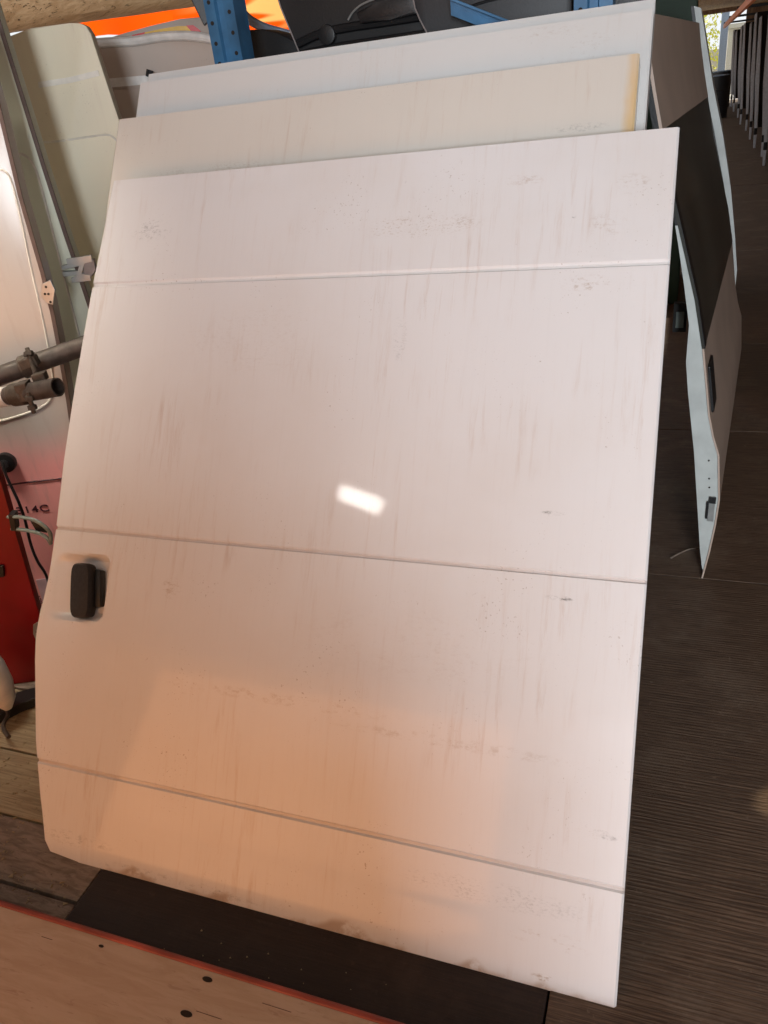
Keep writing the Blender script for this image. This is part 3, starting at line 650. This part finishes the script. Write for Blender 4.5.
b = bm_new(); prism(b, [atY(x, y, Y2 - .035) for x, y in ((355, 12), (375, 3), (400, -10), (412, -10), (417, 14), (390, 20), (360, 24))], (0, .035, 0), .008); link('raised_pad', b, 'black', t, smooth=True, world_mat=m)
Y3 = YR + .11
t, m = black_part('large dark grey plastic door trim leaning behind the blue brace', [(411, -12), (415, 8), (420, 20), (430, 38), sr(434, Y3), sr(572, Y3), (572, -40), (420, -40)], Y3, .035, 'black2', 'door_trim', base=(500, 60))
b = bm_new(); tube(b, [atY(x, y, Y3 - .002) for x, y in ((411, -12), (415, 8), (420, 20), (427, 33))], .0022, 6); link('edge_bead', b, 'grime_hinge', t, smooth=True, world_mat=m)
b = bm_new(); tube(b, smooth_path([atY(x, y, Y3 - .004) for x, y in ((462, 14), (472, 6), (500, -2), (540, -8))], 4), .0035, 6); link('moulded_groove', b, 'black', t, smooth=True, world_mat=m)
Y4 = YR + .25
t, m = black_part('black plastic wheel arch liner at the right end of the rack shelf', [(560, -30), (606, -30), (640, -20), (650, 30), sr(650, Y4), sr(565, Y4)], Y4, .3, base=(610, 40))
# black wedge left of upright, blue-grey tube
b = bm_new(); prism(b, [atS(x, y, 3.0) for x, y in ((184, -14), (203, -14), (208, 22), (204, 26))], HD * .02, .003)
tag(link('seat_belt_strap', b, 'black'), 'black strap hanging just left of the blue upright', 'strap')
b = bm_new(); tube(b, smooth_path([atS(x, y, 3.25) for x, y in ((228, -2), (240, 10), (250, 20), (265, 28), (282, 33), (300, 38))], 5), .016, 10)
tag(link('bent_tube', b, 'bluegrey', smooth=True), 'blue-grey bent tube seen between the upright and the bumper cover', 'pipe')

# ------------------------------------------------------------ beige panels behind
sE = 3.25
fE = lambda px: (px, floor_py(px, sE))
tE, mE = plate_thing('body_panel', 'beige dented van panel with white rolled top rim behind the stack', 'body panel', [(88, 48), (130, 46), (170, 41), (200, 39), (222, 42), (240, 60), fE(330), fE(200)], sE, .03, 'beige', (150, 80))
b = bm_new(); tube(b, smooth_path([atS(x, y, sE - .006) for x, y in ((86, 44), (115, 42), (135, 41), (160, 37), (190, 36), (214, 40), (226, 48))], 5), .016, 10); link('rolled_rim', b, 'whiteplastic', tE, smooth=True, world_mat=mE)
b = ribbon([(104, 88), (150, 84), (210, 80)], sE, -9); link('white_ledge', b, 'whiteplastic', tE, world_mat=mE)
b = bm_new(); prism(b, [atS(x, y, sE - .012) for x, y in ((104, 90), (160, 88), (220, 84), (240, 130), (130, 140))], HD * .01, .002); link('lower_panel', b, 'beige', tE, world_mat=mE)
b = bm_new(); tube(b, [atS(149, 77, sE - .03), atS(150, 70, sE - .03)], .012, 10); link('rubber_plug', b, 'black', tE, smooth=True, world_mat=mE)
sG = 3.55
fG = lambda px: (px, floor_py(px, sG))
tG, mG = plate_thing('body_panel', 'arched white van panel with yellow and red stripe behind the beige panel', 'body panel', [(70, 52), (96, 42), (125, 33), (150, 26), (180, 19), (200, 17), (214, 22), (222, 40), fG(330), fG(200)], sG, .03, 'beige', (150, 60))
b = ribbon([(132, 36), (150, 30), (170, 27), (186, 25.5), (196, 26), (203, 33)], sG, 0.1)
b.free()
pl([(132, 37), (146, 32), (160, 29), (178, 26), (187, 26), (197, 36), (180, 38), (150, 39)], sG - .004, .004, 'yellow_stripe', 'yellow', tG, mG, 0)
pl([(186, 25.5), (193, 25), (200, 30), (203, 36), (195, 37), (191, 31)], sG - .007, .004, 'red_stripe', 'redvinyl', tG, mG, 0)
pl([(132, 35), (145, 32), (143, 37), (132, 38)], sG - .007, .004, 'red_stripe', 'redvinyl', tG, mG, 0)

# timber beam overhead at the back left
c0, c1 = atS(-40, 24, 4.6), atS(205, -10, 4.6)
axb = (c1 - c0).normalized(); c0 = c0 - axb * 1.6 + Vector((0, 0, .09)); c1 = c1 + axb * .9 + Vector((0, 0, .09))
beam = bm_new(); n = 40; rings = []
for i in range(n + 1):
    p = c0.lerp(c1, i / n); ring = []
    for j in range(14):
        a = 2 * PI * j / 14; q = .15 * (1 + .05 * noise.noise(Vector((i * .35, j * .8, 3)))) ; sx = math.copysign(abs(math.cos(a)) ** .75, math.cos(a)); sz = math.copysign(abs(math.sin(a)) ** .75, math.sin(a))
        ring.append(beam.verts.new(p + HD * q * sx + Vector((0, 0, 1)) * q * sz))
    rings.append(ring)
for a, c in zip(rings, rings[1:]):
    for j in range(14): beam.faces.new((a[j], a[(j + 1) % 14], c[(j + 1) % 14], c[j]))
beam.faces.new(rings[0]); beam.faces.new(rings[-1][::-1])
tag(link('timber_beam', beam, 'timber', smooth=True), 'rough cracked timber beam across the top left corner', 'beam')
# posts that carry it
for f_, lab in ((.06, 'timber post carrying the left end of the rough beam'), (.97, 'timber post carrying the right end of the rough beam')):
    p = c0.lerp(c1, f_); b = bm_new(); box(b, (p.x - .08, p.y - .08, 0), (p.x + .08, p.y + .08, p.z - .13), .01); tag(link('timber_post', b, 'timber'), lab, 'post')

# orange sheeting
b = bm_new(); P = []
nx, nz = 30, 8
tl = [[None] * (nz + 1) for _ in range(nx + 1)]
for i in range(nx + 1):
    for j in range(nz + 1):
        a = -2.15 + 2.9 * i / nx; zb = 2.16 if a < -1.2 else 1.3; z = zb + (2.55 - zb) * j / nz; e = .06 * math.sin(i * .9) * (1 - j / nz)
        if j == 0: z += .03 * math.sin(i * .7)
        lo = 2.03 if False else z
        tl[i][j] = b.verts.new(fr(a + (0.0), 8 + e, z))
for i in range(nx):
    for j in range(nz): b.faces.new((tl[i][j], tl[i + 1][j], tl[i + 1][j + 1], tl[i][j + 1]))
tag(link('orange_tarp', b, 'tarp', smooth=True), 'orange translucent sheeting lit by the sun beyond the timber beam', 'tarp')

# ------------------------------------------------------------ doors standing on edge at the right
F0 = atZ(704, 578, 0); F0.z = 0
w_ = ray(785, 41); w_.z = 0; WD = w_.normalized(); LT = Vector((WD.y, -WD.x, 0))
def prof(px, py): d = ray(px, py); q = EYE + d * ((F0 - EYE).dot(WD) / d.dot(WD)); return ((q - F0).dot(LT), q.z)
OUT = [prof(*p) for p in ((703, 578), (710, 552), (716, 525), (720, 500), (719.5, 455), (714, 436), (710, 415), (707, 380), (704, 347), (697, 300), (688, 260), (679, 220), (672, 190), (662, 130), (655, 90), (649, 50), (645, 12))]
INN = [prof(*p) for p in ((702, 568), (700, 550), (694, 452), (688, 393), (686, 362), (689, 325), (684, 285), (679, 250), (673, 212), (662, 170), (653, 130), (646, 90), (640, 50), (636, 12))]
OUT[0] = (OUT[0][0], .001); INN[0] = (INN[0][0], max(.03, INN[0][1]))
def seg(tab, z0, z1):
    out = []
    for (l0, a), (l1, c) in zip(tab, tab[1:]):
        for zc in (z0, z1):
            if a < zc < c: out.append((l0 + (l1 - l0) * (zc - a) / (c - a), zc))
    out += [p for p in tab if z0 <= p[1] <= z1]; out = sorted(set(out), key=lambda p: p[1]); return out
def side_door(loc, label, width=1.5, group=None, wf='black'):
    rot = Matrix((LT, WD, Vector((0, 0, 1)))).transposed()
    t = thing('side_door', label, 'van door', loc, group, rot)
    def ex(tab_a, tab_b, y0, y1, name, mat, parent=t, bev=0, smooth=False):
        b = bm_new(); prism(b, [Vector((l, y0, z)) for l, z in tab_a] + [Vector((l, y0, z)) for l, z in reversed(tab_b)], (0, y1 - y0, 0), bev); return link(name, b, mat, parent, smooth)
    sh = lambda tab, d: [(l + d, z) for l, z in tab]
    ztop = OUT[-1][1]
    ex(seg(INN, 0, 1.10), sh(seg(OUT, .03, 1.10), -.006), .0, width, 'door_frame', 'white_edge')
    ex(seg(INN, 1.10, 1.6), sh(seg(OUT, 1.10, ztop), -.006), .0, width, 'window_frame', wf)
    lo = seg(OUT, 0, .765); ex(sh(lo, -.005), lo, -.004, width, 'lower_skin', 'tan_skin', smooth=True)
    g_ = seg(OUT, .765, 1.335); ex(sh(g_, -.006), sh(g_, .001), -.002, width, 'window_glass', 'glass', smooth=True)
    up = seg(OUT, 1.335, ztop); ex(sh(up, -.006), sh(up, .002), -.002, width, 'upper_skin', 'tan_skin', smooth=True)
    # black surround of the glass
    for z0, z1, y0, y1 in ((.765, 1.335, -.003, .05),):
        s_ = seg(OUT, z0, z1); ex(sh(s_, .0012), sh(s_, .003), y0, y1, 'glass_surround', 'black')
    # outside handle
    s_ = seg(OUT, .56, .70); ex(sh(s_, .001), sh(s_, .008), .035, .15, 'outside_handle', 'black', bev=.004)
    # latch on the edge
    l0 = lerp_tab([(z, l) for l, z in OUT], .27); bm = bm_new(); box(bm, (l0 - .030, -.006, .215), (l0 - .012, .001, .30), .001); la = link('latch_plate', bm, 'galv', t)
    bm = bm_new(); box(bm, (l0 - .030, -.010, .280), (l0 - .010, -.0062, .302), .001); box(bm, (l0 - .036, -.010, .225), (l0 - .029, -.0062, .285), .001); link('latch_jaw', bm, 'black', la)
    for z in (.36, .42, .33):
        bm = bm_new(); disc(bm, (lerp_tab([(zz, ll) for ll, zz in OUT], z) - .03, .0005, z), (0, -1, 0), .003, .0015, 8); link('screw', bm, 'hole', t)
    return t
side_door(F0, 'near side door with dark glass standing on edge right of the white doors')
Yn = 4.05
t = thing('panel_door', 'thin white door seen on edge just behind the near side door', 'van door', (atY(738, 300, Yn).x, Yn, 0)); mm_ = Matrix.Translation((-atY(738, 300, Yn).x, -Yn, 0))
vdir = ray(716, 41); vdir.z = 0; vdir = vdir.normalized() * .9
b = bm_new(); fl = [atY(x, y, Yn) for x, y in ((694, 6), (697, 30), (704, 80), (714, 130), (724, 185), (731, 230), (734, 270))]
fr_ = [atY(x, y, Yn) for x, y in ((701, 8), (706, 40), (713, 85), (723, 135), (731, 190), (735, 236), (737, 270))]
pz = [fl[-1] + Vector((-.01, 0, -.35)), Vector((fl[-1].x - .02, Yn, 0.0)), Vector((fr_[-1].x - .01, Yn, 0.0)), fr_[-1] + Vector((.0, 0, -.35))]
prism(b, fl + pz + fr_[::-1], vdir); link('edge_flange', b, 'white_edge', t, world_mat=mm_)
b = bm_new(); prism(b, [p + Vector((-.012, -.004, 0)) for p in fl] + [p + Vector((-.001, -.004, 0)) for p in reversed(fl)], vdir * .98); link('seal', b, 'black', t, world_mat=mm_)
# green cabinet end above
xg0, xg1 = atY(640, 0, 5.7).x, atY(698, 0, 5.7).x
b = bm_new(); box(b, (xg0, 5.7, 0), (xg1, 6.6, 2.3), .01); tag(link('green_cabinet', b, 'green'), 'dark green metal cabinet behind the glazed side doors', 'cabinet')
# interior latch part in the dark gap
p = atY(680, 318, 2.55); t = thing('lock_mechanism', 'grey lock mechanism in the dark gap behind the near side door', 'car part', p)
b = bm_new(); box(b, (-.02, 0, -.045), (.02, .03, .045), .003); link('lock_body', b, 'darkgap', t); b = bm_new(); box(b, (-.012, -.006, -.03), (.012, .001, .02), .002); link('lock_cover', b, 'grey_edge', t)
# twig on the floor
b = bm_new(); tube(b, smooth_path([atZ(x, y, .006) for x, y in ((671, 558), (680, 553), (690, 549), (700, 548))], 4), .0028, 6); tag(link('twig', b, 'floor_grey', smooth=True), 'thin grey twig on the floor by the side door foot', 'twig')

# ------------------------------------------------------------ row of doors along the right of the aisle
src = None
k_ = 0; Yd = 9.6
while Yd < 29:
    x0 = .93 + random.uniform(-.02, .03); lean = -.10; H = 1.98 - random.uniform(0, .12); wdt = .040 + .012 * random.random()
    t = thing('stored_door', 'pale van door standing on end in the dark row right of the aisle', 'van door', (x0, Yd, 0), 'row of stored doors right of the aisle')
    P_ = [(0, 0, .30), (wdt, 0, .30), (wdt + lean, 0, H), (lean * .9, 0, H - .03), (lean * .5 - .012, 0, 1.0)]
    b = bm_new(); prism(b, P_, (.01, .05, 0), .004); link('edge_panel', b, 'dimwhite', t)
    b = bm_new(); prism(b, [Vector(p) + Vector((.008, .055, 0)) for p in P_], (.5, .16, 0), .004); link('inner_panel', b, 'black', t)
    b = bm_new(); prism(b, [(.0, -.004, .20), (wdt, -.004, .20), (wdt, -.004, .298), (.0, -.004, .298)], (.01, .2, 0), .004); link('dark_band', b, 'black', t)
    b = bm_new(); prism(b, [(.012, 0, 0), (wdt, 0, 0), (wdt, 0, .198), (.004, 0, .198)], (.01, .05, 0), .003); link('foot', b, 'dimwhite', t)
    k_ += 1; Yd *= 1.085 + .03 * random.random()
t = thing('orange_rail', 'orange steel rail above the row of stored doors', 'rail', (.62, 10, 0)); 
b = bm_new(); box(b, (0, -1.5, 2.02), (.06, 19.5, 2.12), .004); link('rail', b, 'orangebeam', t)
for yy_ in (-1.2, 4, 9, 14, 19):
    b = bm_new(); box(b, (.92, yy_, 0), (.97, yy_ + .05, 2.17), .003); link('rail_post', b, 'black', t); b = bm_new(); box(b, (0, yy_, 2.121), (.919, yy_ + .05, 2.17), .003); link('rail_arm', b, 'black', t)
# far end of the aisle, outside
b = bm_new(); box(b, (-8, YF + .1, -.16), (12, 60, -.04)); struct('ground', b, 'concrete')
b = bm_new()
for i in range(900):
    a, h_, r = random.uniform(0, 2 * PI), random.random(), random.random() ** .5; c = Vector((.05 + math.cos(a) * .75 * r * (1 - .3 * h_), 35 + math.sin(a) * .7 * r, .9 + 2.6 * h_)); s = .09
    v = [c + Vector((random.uniform(-s, s), random.uniform(-s, s), random.uniform(-s, s))) for _ in range(3)]; b.faces.new([b.verts.new(q) for q in v])
bs = thing('sunlit_bush', 'yellow-green sunlit bush outside the far end of the aisle', 'bush', (0, 35, 0)); o = link('foliage', b, 'foliage', bs, world_mat=Matrix.Translation((0, -35, 0)))
b = bm_new(); tube(b, [(0, 0, -.04), (0.02, 0, 1.2), (.05, 0, 2.2)], [.06, .045, .02], 8); link('stem', b, 'wallwood', bs)
b = bm_new(); box(b, (.62, 33, -.04), (.86, 33.2, 3.2), .01); tag(link('steel_column', b, 'bluegrey'), 'blue-grey column outside the far doorway', 'column')
b = bm_new(); box(b, (.2, 37, -.04), (.75, 37.6, 1.5), .02); tag(link('pale_crate', b, 'concrete'), 'pale crate outside the far doorway beside the column', 'crate')
b = bm_new(); box(b, (.95, 36, -.04), (3.4, 39, 2.1), .02); box(b, (.9, 35.9, 2.1), (3.5, 39.1, 2.25), .02); tag(link('shed', b, 'concrete'), 'pale shed outside at the far right', 'shed')
def barrel(x, y, lab):
    t = thing('dark_drum', lab, 'drum', (x, y, 0)); b = bm_new(); tube(b, [(0, 0, 0.001), (0, 0, .3), (0, 0, .31), (0, 0, .32), (0, 0, .6), (0, 0, .61), (0, 0, .62), (0, 0, .92)], [.29, .29, .30, .29, .29, .30, .29, .29], 20); link('drum_body', b, 'black2', t, smooth=True)
    b = bm_new(); disc(b, (0, 0, .921), (0, 0, 1), .28, .02, 20, .004); link('drum_lid', b, 'bluegrey', t)
barrel(.62, 27.5, 'dark drum at the far end of the aisle, near the bright doorway'); barrel(.45, 23.2, 'nearer dark drum standing in the far part of the aisle')
